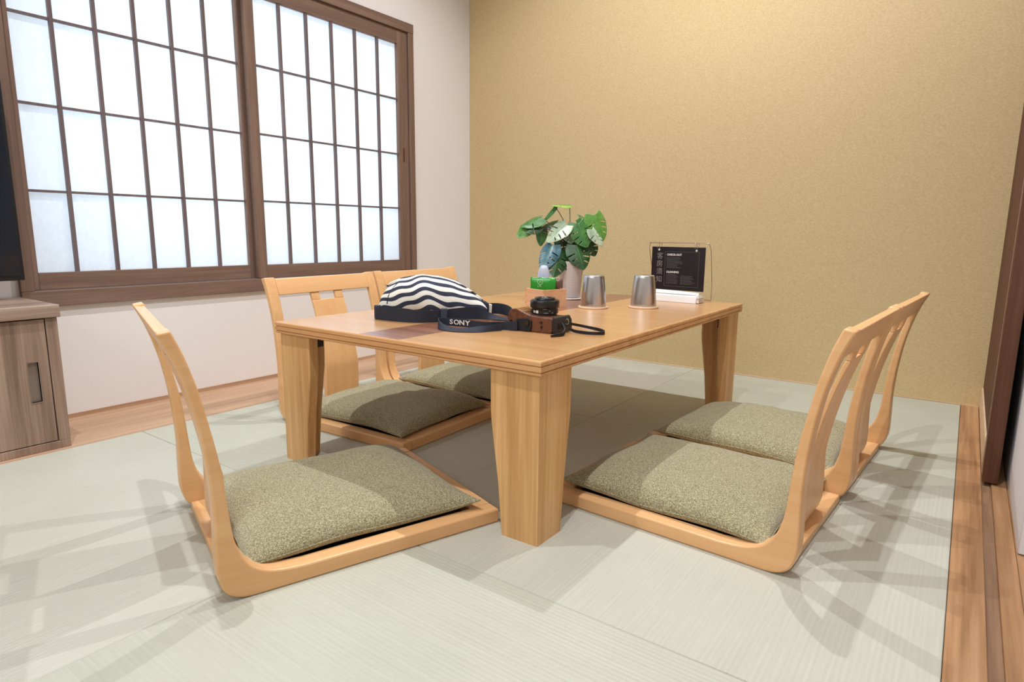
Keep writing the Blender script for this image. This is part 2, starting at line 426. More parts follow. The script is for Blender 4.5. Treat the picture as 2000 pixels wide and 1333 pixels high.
# ------------------------------------------------------------------ window
wn = tag(empty('window_1', (XL, 1.3445, 0.33)), kind='structure')
def wp(name, boxes, mat, parent=wn, **k):
    bm = bmesh.new()
    for b in boxes: box(bm, b[0]-XL, b[1]-XL, b[2]-1.3445, b[3]-1.3445, b[4]-0.33, b[5]-0.33)
    return finish(name, bm, mat, parent=parent, **k)
F0, F1 = XL-0.075, XL+0.014
wp('window_frame', [(F0, F1, 0.583, 2.107, 1.4095, 1.448), (F0, F1, 0.583, 2.107, 0.333, 0.378)], M['frame'], bevel=0.0015)
wp('frame_jamb', [(F0, F1-0.0005, 0.583, 0.6155, 0.3785, 1.409)], M['frame_z'], bevel=0.0015)
wp('frame_jamb', [(F0, F1-0.0005, 2.0745, 2.1065, 0.3785, 1.409)], M['frame_z'], bevel=0.0015)
def shoji(y0, y1, g0, g1, gz0, gz1, x0, x1, rails, cols, sl, sr):
    p = wp('shoji_panel', [(x0, x1, y0, g0, 0.3795, 1.408), (x0, x1, g1, y1, 0.3795, 1.408)], M['frame_z'], bevel=0.0012)
    wp('panel_rail', [(x0, x1-0.0004, g0, g1, 0.3795, gz0)], M['frame'], parent=p, bevel=0.001)
    wp('panel_rail', [(x0, x1-0.0004, g0, g1, gz1, 1.408)], M['frame'], parent=p, bevel=0.001)
    lat = [(x0+0.006, x1-0.003, y-0.0048, y+0.0048, gz0, gz1) for y in cols]
    lat2 = [(x0+0.006, x1-0.0045, g0, g1, z-0.0034, z+0.0034) for z in rails]
    wp('lattice_bars', lat+lat2, M['lattice'], parent=p)
    wp('paper_pane', [(x0+0.003, x0+0.0042, g0-0.002, g1+0.002, gz0-0.002, gz1+0.002)], M['paper'], parent=p)
    return p
shoji(0.617, 1.322, 0.637, 1.284, 0.427, 1.366, XL-0.038, XL-0.018, (0.655, 0.889, 1.121),
      (0.7365+0.0, 0.846, 0.955, 1.064, 1.174), 0, 0)
shoji(1.302, 2.072, 1.338, 2.015, 0.427, 1.352, XL-0.014, XL+0.006, (0.657, 0.892, 1.124),
      (1.442, 1.557, 1.672, 1.788, 1.906), 0, 0)
# unseen box added behind the paper to bound the daylight
wp('daylight_box', [(XL-0.36, XL-0.100, 0.50, 0.60, 0.25, 1.52), (XL-0.36, XL-0.100, 2.09, 2.19, 0.25, 1.52),
                     (XL-0.36, XL-0.100, 0.60, 2.09, 0.25, 0.345), (XL-0.36, XL-0.100, 0.60, 2.09, 1.435, 1.52)], M['white_r'])
wp('finger_pull', [(XL+0.0055, XL+0.0068, 2.038, 2.048, 0.86, 0.92)], M['door'])

# ------------------------------------------------------------------ cabinet and television
cb = empty('cabinet', (-1.955, 0.15, 0), label='grey-brown wooden low cabinet with a recessed handle, under the window frame at the left', cat='cabinet')
def cp(name, b, mat, parent=cb, **k):
    bm = bmesh.new()
    for q in (b if isinstance(b, list) else [b]): box(bm, q[0]+1.955, q[1]+1.955, q[2]-0.15, q[3]-0.15, q[4], q[5])
    return finish(name, bm, mat, parent=parent, **k)
cp('body', [(-2.085, -1.818, -0.55, 0.5745, 0.0, 0.020), (-2.085, -1.818, 0.5495, 0.5745, 0.020, 0.334), (-2.085, -1.818, -0.55, -0.525, 0.020, 0.334), (-2.085, -2.07, -0.525, 0.5495, 0.020, 0.334), (-2.07, -1.818, 0.0, 0.018, 0.020, 0.334)], M['cab'], bevel=0.0012)
cp('cabinet_top', (-2.09, -1.810, -0.56, 0.580, 0.335, 0.366), M['cab_y'], bevel=0.0015)
dd = cp('door', [(-1.836, -1.820, 0.0205, 0.503, 0.0225, 0.3315), (-1.836, -1.820, 0.525, 0.5470, 0.0225, 0.3315), (-1.836, -1.820, 0.503, 0.525, 0.0225, 0.128), (-1.836, -1.820, 0.503, 0.525, 0.228, 0.3315), (-1.836, -1.830, 0.503, 0.525, 0.128, 0.228)], M['cab'])
cp('handle', [(-1.8295, -1.8190, 0.503, 0.525, 0.1255, 0.128), (-1.8295, -1.8190, 0.503, 0.525, 0.228, 0.2305), (-1.8295, -1.8190, 0.5015, 0.503, 0.1255, 0.2305), (-1.8295, -1.8190, 0.525, 0.5265, 0.1255, 0.2305), (-1.8299, -1.8270, 0.503, 0.525, 0.128, 0.228)], M['handle'], parent=dd)
dd = cp('door', (-1.836, -1.820, -0.523, -0.0020, 0.0225, 0.3315), M['cab'], bevel=0.001)
tv = empty('television', (-1.98, 0.05, 0.3665), label='black flat television standing on the grey-brown cabinet at the left edge', cat='television')
def tp(name, b, mat, **k):
    bm = bmesh.new()
    for q in (b if isinstance(b, list) else [b]): box(bm, q[0]+1.98, q[1]+1.98, q[2]-0.05, q[3]-0.05, q[4]-0.3665, q[5]-0.3665)
    return finish(name, bm, mat, parent=tv, **k)
tp('casing', (-2.02, -1.992, -0.45, 0.570, 0.417, 0.98), M['tvb'], bevel=0.003)
tp('screen', (-1.9925, -1.990, -0.442, 0.562, 0.430, 0.972), M['tv'])
tp('stand', [(-2.03, -1.95, -0.05, 0.15, 0.3665, 0.372), (-2.015, -1.995, 0.02, 0.08, 0.372, 0.43)], M['tvb'], bevel=0.002)

# ------------------------------------------------------------------ low table
ZT = 0.3395
tb = empty('low_table', (-0.937, 1.427, 0), math.radians(0.2), label='low oak table with a dark walnut stripe across its top, among the legless chairs', cat='table')
TW, TD = 0.7535/2, 1.155/2
def ringstack(levels, hx, hy):
    bm = bmesh.new(); R = []
    for z, i in levels:
        R.append([bm.verts.new(p) for p in ((-hx+i, -hy+i, z), (hx-i, -hy+i, z), (hx-i, hy-i, z), (-hx+i, hy-i, z))])
    for a, b in zip(R, R[1:]):
        for k in range(4): bm.faces.new((a[k], a[(k+1) % 4], b[(k+1) % 4], b[k])).material_index = 1
    bm.faces.new(R[0][::-1]); bm.faces.new(R[-1]).material_index = 0
    return bm
lv = [(0.3125, 0.003), (0.3140, 0.0005), (0.3178, 0.0003), (0.3181, 0.0026), (0.3196, 0.0026), (0.3200, 0.0), (0.3283, 0.0), (0.3287, 0.0026), (0.3302, 0.0026), (0.3306, 0.0004), (0.3365, 0.0004), (0.3386, 0.0016), (ZT-0.0001, 0.0034)]
finish('tabletop', ringstack(lv, TW, TD), [M['top'], M['edge']], parent=tb)
for k_ in ('top', 'inlay'):
    bsdf = M[k_].node_tree.nodes['Principled BSDF']; bsdf.inputs['Coat Weight'].default_value = 0.45; bsdf.inputs['Coat Roughness'].default_value = 0.27
finish('inlay_stripe', nbox(-1.020+0.937, -0.901+0.937, -TD+0.0036, TD-0.0036, ZT-0.004, ZT), M['inlay'], parent=tb)
def leg(sx, sy):
    """two boards mitred into an L, tapering toward the foot"""
    bm = bmesh.new(); R = []; t = 0.030; c = 0.007
    for z, wdt in ((0.0, 0.079), (0.0015, 0.080), (0.10, 0.089), (0.19, 0.1015), (0.215, 0.1050), (0.24, 0.1065), (0.3124, 0.1070)):
        ox, oy = TW-0.0075, TD-0.0085; q = 0.002
        loc = [(0.0008, 0.0008), (wdt-q, 0), (wdt, q), (wdt, t-c), (wdt-c, t), (t+0.004, t), (t, t+0.004), (t, wdt-c), (t-c, wdt), (q, wdt), (0, wdt-q)]
        R.append([bm.verts.new((sx*(ox-a), sy*(oy-b), z)) for a, b in loc])
    n = len(R[0])
    for a, b in zip(R, R[1:]):
        for k in range(n): bm.faces.new((a[k], a[(k+1) % n], b[(k+1) % n], b[k]))
    bm.faces.new(R[0][::-1]); bm.faces.new(R[-1]); return bm
for sx in (-1, 1):
    for sy in (-1, 1):
        lg = finish('leg', leg(sx, sy), M['leg'], parent=tb)
        bm = bmesh.new(); ax, ay = sx*(TW-0.0405), sy*(TD-0.076)
        box(bm, ax-0.0015, ax+0.0015, ay-0.028, ay+0.028, 0.270, 0.311)
        box(bm, ax-sx*0.040-0.022, ax-sx*0.040+0.022, ay-0.028, ay+0.028, 0.3085, 0.312)
        tube([(ax-sx*0.006, ay-0.024, 0.298), (ax-sx*0.006, ay+0.024, 0.298)], 0.006, 10, bm)
        tube([(ax-sx*0.004, ay, 0.290), (ax-sx*0.028, ay, 0.309)], 0.004, 8, bm)
        finish('folding_bracket', bm, M['dark_metal'], parent=lg)

# ------------------------------------------------------------------ legless chairs
L_, W_ = 0.498, 0.420
rear = [(0.050, 0.0), (0.030, 0.003), (0.0125, 0.0135), (0.0035, 0.032), (0.0, 0.060), (0.0015, 0.143), (-0.001, 0.200), (-0.006, 0.250), (-0.014, 0.300), (-0.025, 0.345), (-0.038, 0.383), (-0.052, 0.4135)]
front = [(-0.034, 0.4175), (-0.0195, 0.380), (-0.0055, 0.330), (0.0045, 0.280), (0.0125, 0.235), (0.018, 0.190), (0.0220, 0.140), (0.0265, 0.100), (0.0350, 0.072), (0.0490, 0.050), (0.0690, 0.037), (0.0950, 0.0300), (0.130, 0.0270)]
def at_z(P, z):
    P = sorted(P, key=lambda p: p[1])
    if z <= P[0][1]: return P[0][0]
    for a, b in zip(P, P[1:]):
        if a[1] <= z <= b[1]: return a[0]+(b[0]-a[0])*(z-a[1])/(b[1]-a[1]+1e-9)
    return P[-1][0]
RS = cat_rom(rear, 4); FS = cat_rom(front, 4)
def slab(v0, v1, z0, z1, tf, tr, nz=14, ve=None, fwd=0.0):
    """curved board following the back posts; tf/tr insets from their front/back"""
    bm = bmesh.new(); rows = []
    for k in range(nz+1):
        z = z0+(z1-z0)*k/nz
        a, b = (v0, v1) if ve is None else (v0+(ve[0]-v0)*(1-k/nz), v1+(ve[1]-v1)*(1-k/nz))
        f = at_z(FS, max(z, 0.045) if z < 0.045 else z); r = at_z(RS[4:], z)
        f = min(f, r+0.020)
        sh = fwd*min(1.0, max(0.0, (0.345-z)/0.20))
        f += sh; r += sh
        rows.append([bm.verts.new(p) for p in ((f-tf, a, z), (f-tf, b, z), (r+tr, b, z), (r+tr, a, z))])
    for A, B in zip(rows, rows[1:]):
        for q in range(4): bm.faces.new((A[q], A[(q+1) % 4], B[(q+1) % 4], B[q]))
    bm.faces.new(rows[0][::-1]); bm.faces.new(rows[-1]); return bm
def merge(a, b):
    me = D.meshes.new('t'); b.to_mesh(me); b.free(); a.from_mesh(me); D.meshes.remove(me); return a
def make_chair():
    t = empty('legless_chair')
    pts = [(L_, 0.0)]+RS+FS+[(L_, 0.0265)]
    for s in (-1, 1):
        v0, v1 = (W_/2-0.034, W_/2) if s > 0 else (-W_/2, -W_/2+0.034)
        finish('side_frame', prism(pts, lambda a, b, d: (a, d, b), v0, v1), M['chair_x'], parent=t, bevel=0.0035, seg=3)
    q = W_/2-0.0343
    finish('top_rail', slab(-q, q, 0.366, 0.4125, 0.001, 0.001, 6), M['chair_y'], parent=t, bevel=0.002)
    bm = slab(-0.061, 0.061, 0.012, 0.3425, 0.004, 0.003, 22, ve=(-0.066, 0.066), fwd=0.024)
    merge(bm, slab(-0.061, -0.0300, 0.3426, 0.3658, 0.004, 0.003, 2))
    merge(bm, slab(0.0300, 0.061, 0.3426, 0.3658, 0.004, 0.003, 2))
    finish('back_splat', bm, M['chair_z'], parent=t, bevel=0.0015)
    finish('front_bar', nbox(L_-0.046, L_-0.0005, -q, q, 0.0005, 0.0262), M['chair_y'], parent=t, bevel=0.002)
    finish('rear_bar', nbox(0.016, 0.066, -q, q, 0.0005, 0.0165), M['chair_y'], parent=t, bevel=0.002)
    finish('seat_board', nbox(0.0665, L_-0.0465, -q, q, 0.004, 0.010), M['black'], parent=t)
    return t
CH = [(-1.042, 0.497, 70.9, 'blond wooden legless chair alone at the near end of the table, nearest the cabinet'),
      (-1.604, 1.240, 2.2, 'blond wooden legless chair under the window, the nearer of the two there'),
      (-0.160, 1.228, 176.8, 'blond wooden legless chair at the right of the table, nearer the camera of that pair'),
      (-0.134, 1.652, 176.3, 'blond wooden legless chair at the right of the table, the one nearer the gold wall'),
      (-1.626, 1.677, 0.3, 'blond wooden legless chair on the window side, the farther one, behind the zebra-striped bag')]
proto = make_chair()
for i, (x, y, a, lab) in enumerate(CH):
    o = proto if i == 0 else copy_tree(proto)
    o.location = (x, y, 0); o.rotation_euler = (0, 0, math.radians(a))
    tag(o, label=lab, cat='chair', group='legless chairs around the low table')

# ------------------------------------------------------------------ seat cushions
def cushion(seed, wrinkle):
    bm = bmesh.new(); N = 44; A, B = 0.212, 0.194
    def shape(s, t, top):
        # s,t in [-1,1]; sides pulled in a little, corners kept
        px = A*s*(1-0.05*(1-t**4)*abs(s)); py = B*t*(1-0.085*(1-s**4)*abs(t))
        e = max(0.0, (1-abs(s)**4)*(1-abs(t)**4))
        h = e**0.50
        n = noise.noise(Vector((px*7+seed*3.1, py*7, seed)))*0.0055 + noise.noise(Vector((px*19, py*19+seed, 2.0+seed)))*0.0018*wrinkle
        cr = noise.noise(Vector(((px+py)*30, (px-py)*6, seed*1.7)))*0.003*wrinkle*(abs(s*t))
        rise = 0.004*(abs(s)**6+abs(t)**6)*noise.noise(Vector((s*1.5+seed, t*1.5, 5)))*2
        dent = -0.011*math.exp(-((px-0.005)**2/0.0030+(py-0.075)**2/0.0007))-0.008*math.exp(-((px-0.03)**2/0.0006+(py-0.12)**2/0.0006)) if 1.2 < wrinkle else 0.0
        if top: z = 0.040+dent*h+0.040*h+(n+cr)*h*1.3+rise
        else: z = 0.040-0.023*h**0.8+rise
        return (px, py, z)
    T = [[None]*(N+1) for _ in range(N+1)]; Bt = [[None]*(N+1) for _ in range(N+1)]
    for i in range(N+1):
        for j in range(N+1):
            # cosine spacing packs rows toward the rim
            s = math.sin(PI/2*(2*i/N-1)); t = math.sin(PI/2*(2*j/N-1))
            T[i][j] = bm.verts.new(shape(s, t, True))
            Bt[i][j] = T[i][j] if i in (0, N) or j in (0, N) else bm.verts.new(shape(s, t, False))
    for i in range(N):
        for j in range(N):
            bm.faces.new((T[i][j], T[i+1][j], T[i+1][j+1], T[i][j+1]))
            bm.faces.new((Bt[i][j], Bt[i][j+1], Bt[i+1][j+1], Bt[i+1][j]))
    rim = [T[i][0].co.copy() for i in range(N)]+[T[N][j].co.copy() for j in range(N)]+[T[i][N].co.copy() for i in range(N, 0, -1)]+[T[0][j].co.copy() for j in range(N, 0, -1)]
    return bm, rim
CU = ['sage green melange cushion on the chair at the near end of the table',
      'sage green cushion on the nearer window-side chair, half in the shade of the table',
      'sage green melange cushion on the nearer right-hand chair, its front edge facing the camera',
      'sage green cushion on the farther right-hand chair, nearest the gold wall',
      'sage green cushion on the farther window-side chair, mostly hidden beneath the table']
off = [(0.252, 0.0, 0.0), (0.262, -0.004, 1.0), (0.258, 0.004, -0.5), (0.262, 0.004, 1.2), (0.255, 0, 0)]
for i, (x, y, a, lab) in enumerate(CH):
    bm, rim = cushion(i*1.37+0.4, (0.8, 1.6, 0.7, 1.5, 1.0)[i])
    u, v, da = off[i]; ar = math.radians(a)
    o = finish('seat_cushion', bm, M['fabric'], smooth=True,
               loc=(x+u*math.cos(ar)-v*math.sin(ar), y+u*math.sin(ar)+v*math.cos(ar), 0.0), rotz=math.radians(a+da))
    tag(o, label=CU[i], cat='cushion', group='sage cushions on the legless chairs')
    finish('piping', tube(rim, 0.0016, 6, closed=True), M['fabric'], parent=o, smooth=True)

# ------------------------------------------------------------------ cups on coasters
def cup(x, y, lab):
    bm = bmesh.new()
    prof = [(0.0358, 0.0), (0.0372, 0.0006), (0.0372, 0.003), (0.0368, 0.012), (0.0330, 0.055), (0.0300, 0.082), (0.0292, 0.0872), (0.0280, 0.0890), (0.0262, 0.0890), (0.0255, 0.0875), (0.0, 0.0872)]
    lathe(prof, 64, bm, cap1=False)
    o = finish('steel_cup', bm, M['steel'], smooth=True, loc=(x, y, ZT+0.0053)); tag(o, label=lab, cat='cup', group='steel cups')
    bm = bmesh.new(); lathe([(0.044, 0.0), (0.0452, 0.001), (0.0452, 0.004), (0.044, 0.0052)], 56, bm)
    return o
def coaster(x, y, lab):
    o = finish('coaster', lathe([(0.042, 0.0), (0.0435, 0.0012), (0.0435, 0.0040), (0.0425, 0.0052)], 56), M['coaster'], loc=(x, y, ZT), smooth=False)
    tag(o, label=lab, cat='coaster', group='round wooden coasters')
cup(-0.866, 1.588, 'upturned brushed steel cup beside the plant, the left of the two')
coaster(-0.866, 1.588, 'round pale wooden coaster under the left steel cup')
cup(-0.756, 1.690, 'upturned brushed steel cup in front of the black notice, the right of the two')
coaster(-0.756, 1.690, 'round pale wooden coaster under the right steel cup')

# ------------------------------------------------------------------ wooden box with sachets
ang = math.radians(-19)
mb = empty('wooden_box', (-0.993, 1.531, ZT), math.radians(-17), label='small square open box of pale wood standing in front of the plant pot', cat='box')
bm = bmesh.new(); h = 0.0425; t_ = 0.006
box(bm, -h, h, -h, -h+t_, 0.0, 0.052); box(bm, -h, h, h-t_, h, 0.0, 0.052)
box(bm, -h, -h+t_, -h+t_, h-t_, 0.0, 0.052); box(bm, h-t_, h, -h+t_, h-t_, 0.0, 0.052); box(bm, -h+t_, h-t_, -h+t_, h-t_, 0.0, 0.006)
for zz in (0.006, 0.025, 0.043):
    box(bm, -h-0.0003, -h+t_, -h-0.0004, -h+0.001, zz, zz+0.009, 1); box(bm, h-t_, h+0.0003, -h-0.0004, -h+0.001, zz, zz+0.009, 1)
    box(bm, h-0.001, h+0.0004, -h-0.0003, -h+t_, zz, zz+0.009, 1)
finish('box_body', bm, [M['masu'], M['edge']], parent=mb)
def packet(name, w_, hgt, thick, mat, loc, rz, lab, wav, tilt=0.0):
    bm = bmesh.new(); N = 14
    rows = []
    for side in (-1, 1):
        g_ = []
        for i in range(N+1):
            x = -w_/2+w_*i/N; r = []
            for k in range(7):
                z = hgt*k/6; e = (1-(2*i/N-1)**4)*(1-(2*k/6-1)**4)
                y = side*(thick/2*e+0.0004)+wav*math.sin(i/N*6.0+0.7)+tilt*z
                r.append(bm.verts.new((x, y, z+0.0012*math.sin(i*1.3))))
            g_.append(r)
        rows.append(g_)
        for i in range(N):
            for k in range(6): bm.faces.new((g_[i][k], g_[i+1][k], g_[i+1][k+1], g_[i][k+1]))
    a, b = rows
    for i in range(N):
        bm.faces.new((a[i][0], a[i+1][0], b[i+1][0], b[i][0])); bm.faces.new((a[i][6], a[i+1][6], b[i+1][6], b[i][6]))
    for k in range(6):
        bm.faces.new((a[0][k], a[0][k+1], b[0][k+1], b[0][k])); bm.faces.new((a[N][k], a[N][k+1], b[N][k+1], b[N][k]))
    o = finish(name, bm, mat, smooth=True, loc=loc, rotz=rz); tag(o, label=lab, cat='packet'); return o
CAMR = math.radians(36.0)   # the direction things turned square to the photographer face
gp = packet('tea_packet', 0.074, 0.0765, 0.007, M['green'], (-0.998, 1.524, ZT+0.0075), math.radians(28), 'bright green packet with a pale round emblem, standing in the wooden box', 0.0015)
def textmesh(name, txt, size, mat, parent, loc, rot, ext=0.0002, align='LEFT', shear=0, sx=1.0, bold=0.0):
    cu = D.curves.new(name, 'FONT'); cu.body = txt; cu.size = size; cu.extrude = ext; cu.align_x = align; cu.offset = bold; cu.resolution_u = 3
    to = D.objects.new(name, cu); C.objects.link(to)
    dg = bpy.context.evaluated_depsgraph_get(); me = D.meshes.new_from_object(to.evaluated_get(dg))
    D.objects.remove(to); D.curves.remove(cu)
    me.materials.clear(); me.materials.append(mat)
    o = D.objects.new(name, me); C.objects.link(o); o.parent = parent; o.location = loc; o.rotation_euler = rot; o.scale = (sx, 1, 1)
    return o
bm = bmesh.new()
ring = [(-0.008+0.0075*math.cos(a), -0.0062, 0.0640+0.0075*math.sin(a)) for a in [2*PI*k/24 for k in range(24)]]
tube(ring, 0.0007, 6, bm, closed=True)
tube([(-0.012, -0.0062, 0.061), (-0.008, -0.0062, 0.0685), (-0.004, -0.0062, 0.061)], 0.0007, 6, bm)
tube([(-0.008, -0.0062, 0.0685), (-0.008, -0.0062, 0.060)], 0.0006, 6, bm)
finish('emblem', bm, M['greenprint'], parent=gp)
textmesh('lettering', 'LPE', 0.008, M['greenprint'], gp, (-0.0155, -0.0062, 0.0490), (PI/2, 0, 0))
packet('coffee_packet', 0.040, 0.074, 0.006, M['brownfoil'], (-0.975, 1.558, ZT+0.0075), math.radians(30), 'brown foil packet standing behind the green one in the wooden box', 0.001)
# crumpled clear sachet that rises out of the box
bm = bmesh.new(); rings = []
for k in range(12):
    z = 0.0065+0.112*k/11; r = (0.031-0.017*(k/11)**0.9)*(0.6 if k == 11 else 0.9 if k == 10 else 1); R = []
    for q in range(18):
        a = 2*PI*q/18; rr = r*(1+0.12*noise.noise(Vector((math.cos(a)*2, math.sin(a)*2, z*45))))
        R.append(bm.verts.new((rr*math.cos(a), rr*0.6*math.sin(a), z)))
    rings.append(R)
for A_, B_ in zip(rings, rings[1:]):
    for q in range(18): bm.faces.new((A_[q], A_[(q+1) % 18], B_[(q+1) % 18], B_[q]))
bm.faces.new(rings[0][::-1]); bm.faces.new(rings[-1])
tag(finish('plastic_sachet', bm, M['sachet'], smooth=True, loc=(-1.010, 1.545, ZT), rotz=math.radians(30)),
    label='crumpled milky plastic sachet rising from the wooden box under the bluish leaf', cat='sachet')

# ------------------------------------------------------------------ potted plant
PX, PY = -1.045, 1.760
pl = empty('potted_plant', (PX, PY, ZT), CAMR, label='potted artificial monstera plant with split green leaves in a woven white pot', cat='plant')
finish('pot', lathe([(0.0290, 0.006), (0.0315, 0.008), (0.0330, 0.030), (0.0385, 0.090), (0.0410, 0.118), (0.0415, 0.1235), (0.0395, 0.1235), (0.0370, 0.116), (0.030, 0.100)], 72, cap1=False), M['pot'], parent=pl, smooth=True)
finish('saucer', lathe([(0.034, 0.0), (0.042, 0.001), (0.045, 0.0055), (0.0435, 0.0060), (0.033, 0.0055)], 48), M['whiteplastic'], parent=pl, smooth=True)
finish('soil', lathe([(0.0365, 0.106), (0.0365, 0.111)], 32), M['soil'], parent=pl)
def leaf(base, tip, wid, mat, nslots=3, fold=0.35, droop=0.25, face=(0, -0.85, 0.5), seed=0, ygap=0.0):
    """base/tip in plant axes: x right, y away, z up (metres)"""
    b = Vector(base); t = Vector(tip); ax = t-b; Ln = ax.length; ax.normalize()
    nrm = Vector(face); nrm = (nrm-ax*nrm.dot(ax)).normalized(); sd = ax.cross(nrm)
    bm = bmesh.new(); NU, NV = 72, 14
    def wf(s):
        return wid/2*max(0.0, (math.sin(PI*min(1.0, (s+0.10)/1.10)**0.72)))**0.78*(1.05 if s < 0.4 else 1.0)
    grid = {}
    for i in range(NU+1):
        s = i/NU
        for j in range(-NV, NV+1):
            v = j/NV
            hw = wf(s)
            if s > 0.96: hw *= (1-s)/0.04*0.9+0.05
            back = -0.09*wid*(abs(v)**1.5)*(1-s)**2*2.2     # heart lobes reach behind the stalk
            fwd = 0.16*abs(v)*wid*s*(1-s)
            pos = b+ax*(s*Ln+back+fwd)+sd*(v*hw)
            z = -fold*abs(v)**1.4*hw - droop*(s**2)*Ln*0.6+0.012*math.sin(abs(v)*3+s*9+seed)*abs(v)*wid
            grid[i, j] = bm.verts.new(pos+nrm*z)
    def cutout(s, v, sg):
        a = abs(v)
        if a < 0.28: return False
        for k in range(nslots):
            c = 0.22+0.56*(k+0.5)/nslots+(0.03 if sg > 0 else -0.02)+0.12*(a-0.5)
            wd = 0.007+0.013*math.sin(PI*min(1.0, (a-0.28)/0.66))
            if a < 0.93 and abs(s-c) < wd: return True
            if a >= 0.93 and (k+seed) % 2 == 0 and sg > 0 and abs(s-c) < 0.014: return True
        return False
    for i in range(NU):
        for j in range(-NV, NV):
            s = (i+0.5)/NU; v = (j+0.5)/NV
            if cutout(s, v, 1 if v > 0 else -1): continue
            bm.faces.new((grid[i, j], grid[i+1, j], grid[i+1, j+1], grid[i, j+1]))
    for v_ in [v_ for v_ in bm.verts if not v_.link_faces]: bm.verts.remove(v_)
    o = finish('leaf', bm, mat, parent=pl, smooth=True, solid=0.0006)
    mid = [b+ax*(s*Ln)+nrm*(-droop*s*s*Ln*0.6+0.0006) for s in (0, .2, .4, .6, .8, .97)]
    finish('midrib', tube(mid, [0.0011, 0.001, 0.0009, 0.0008, 0.0006, 0.0003], 6), M['leaf_bright'] if mat is not M['leaf_pale'] else mat, parent=o, smooth=True)
    return b
#LEAVES#
LV = [
 # base(x,y,z)            tip(x,y,z)               width  material       slots face                fold droop
 ((-0.010, -0.00, 0.300), (-0.072, -0.005, 0.302), 0.050, 'leaf_lime',   1, (0.1, -0.20, 1.0),  0.15, 0.05),
 ((-0.056, 0.010, 0.298), (-0.100, 0.015, 0.245),  0.030, 'leaf_mid',    0, (-0.8, -0.3, 0.6),  0.5, 0.05),
 ((-0.100, 0.00, 0.262),  (-0.168, -0.01, 0.236),  0.062, 'leaf_mid',    1, (-0.2, -0.55, 0.9), 0.35, 0.1),
 ((-0.106, -0.01, 0.236), (-0.150, -0.02, 0.216),  0.044, 'leaf_dark',   1, (0.1, -0.8, 0.7),   0.3, 0.1),
 ((-0.140, 0.00, 0.232),  (-0.177, -0.01, 0.198),  0.046, 'leaf_bright', 0, (-0.2, -0.9, 0.5),  0.2, 0.1),
 ((-0.045, 0.02, 0.248),  (-0.098, 0.01, 0.232),   0.042, 'leaf_dark',   1, (0.0, -0.7, 0.9),   0.4, 0.1),
 ((-0.098, 0.01, 0.228),  (-0.102, 0.00, 0.170),   0.038, 'leaf_mid',    0, (-0.3, -1.0, 0.3),  0.4, 0.1),
 ((-0.022, -0.02, 0.240), (-0.085, -0.03, 0.186),  0.068, 'leaf_pale',   3, (0.05, -0.65, 0.9), 0.15, 0.1),
 ((-0.020, 0.005, 0.232), (0.000, -0.02, 0.180),   0.052, 'leaf_pale',   3, (0.1, -0.7, 0.9),   0.2, 0.1),
 ((0.017, -0.02, 0.244),  (0.046, -0.045, 0.170),  0.078, 'leaf_mid',    3, (0.1, -0.85, 0.6),  0.25, 0.15),
 ((0.022, 0.00, 0.262),   (0.072, 0.01, 0.236),    0.048, 'leaf_mid',    2, (0.2, -0.7, 0.8),   0.3, 0.1),
 ((0.072, 0.00, 0.272),   (0.104, -0.02, 0.192),   0.078, 'leaf_bright', 3, (0.35, -0.9, 0.4),  0.35, 0.2),
 ((0.062, -0.02, 0.226),  (0.100, -0.03, 0.172),   0.046, 'leaf_pale',   3, (0.5, -0.8, 0.3),   0.3, 0.1),
 ((0.060, 0.01, 0.184),   (0.078, 0.00, 0.140),    0.050, 'leaf_dark',   2, (0.3, -1.0, 0.1),   0.3, 0.1),
 ((0.012, -0.03, 0.176),  (0.036, -0.062, 0.100),  0.078, 'leaf_dark',   3, (0.15, -1.0, 0.25), 0.25, 0.15),
 ((-0.044, -0.03, 0.158), (-0.060, -0.070, 0.076), 0.076, 'leaf_dark',   3, (0.05, -1.0, 0.2),  0.3, 0.15),
 ((-0.024, -0.01, 0.142), (-0.018, -0.040, 0.098), 0.044, 'leaf_mid',    1, (0.2, -1.0, 0.2),   0.3, 0.1),
 ((-0.006, 0.01, 0.188),  (-0.014, -0.02, 0.130),  0.066, 'leaf_dark',   3, (0.0, -0.9, 0.4),   0.3, 0.1),
 ((0.014, 0.03, 0.206),   (0.034, 0.02, 0.150),    0.060, 'leaf_dark',   2, (0.1, -1.0, 0.2),   0.3, 0.1),
 ((0.040, 0.02, 0.226),   (0.070, 0.01, 0.190),    0.050, 'leaf_mid',    2, (0.1, -0.8, 0.6),   0.3, 0.1),
 ((-0.030, 0.03, 0.206),  (-0.050, 0.02, 0.168),   0.044, 'leaf_dark',   1, (-0.2, -0.9, 0.4),  0.3, 0.1),
 ((0.030, 0.03, 0.190),   (0.062, 0.02, 0.152),    0.050, 'leaf_dark',   2, (0.2, -0.9, 0.3),   0.3, 0.1),
 ((-0.064, -0.03, 0.176), (-0.102, -0.065, 0.098), 0.066, 'leaf_blue',   3, (-0.35, -0.9, 0.5), 0.4, 0.15),
]
random.seed(4)
for k, (b, t, wd, mt, ns, fc, fo, dr_) in enumerate(LV):
    leaf(b, t, wd, M[mt], ns, fo, dr_, fc, k)
    a0 = Vector((random.uniform(-0.012, 0.012), random.uniform(-0.012, 0.012), 0.110)); b = Vector(b)
    md = Vector((a0.x*0.6+b.x*0.35, a0.y+b.y*0.2, 0.110+(b.z-0.110)*0.62+0.006))
    pts = cat_rom([tuple(a0), tuple(md), tuple(b)], 6)
    finish('stem', tube(pts, 0.0013, 7), M['stem'], parent=pl, smooth=True)

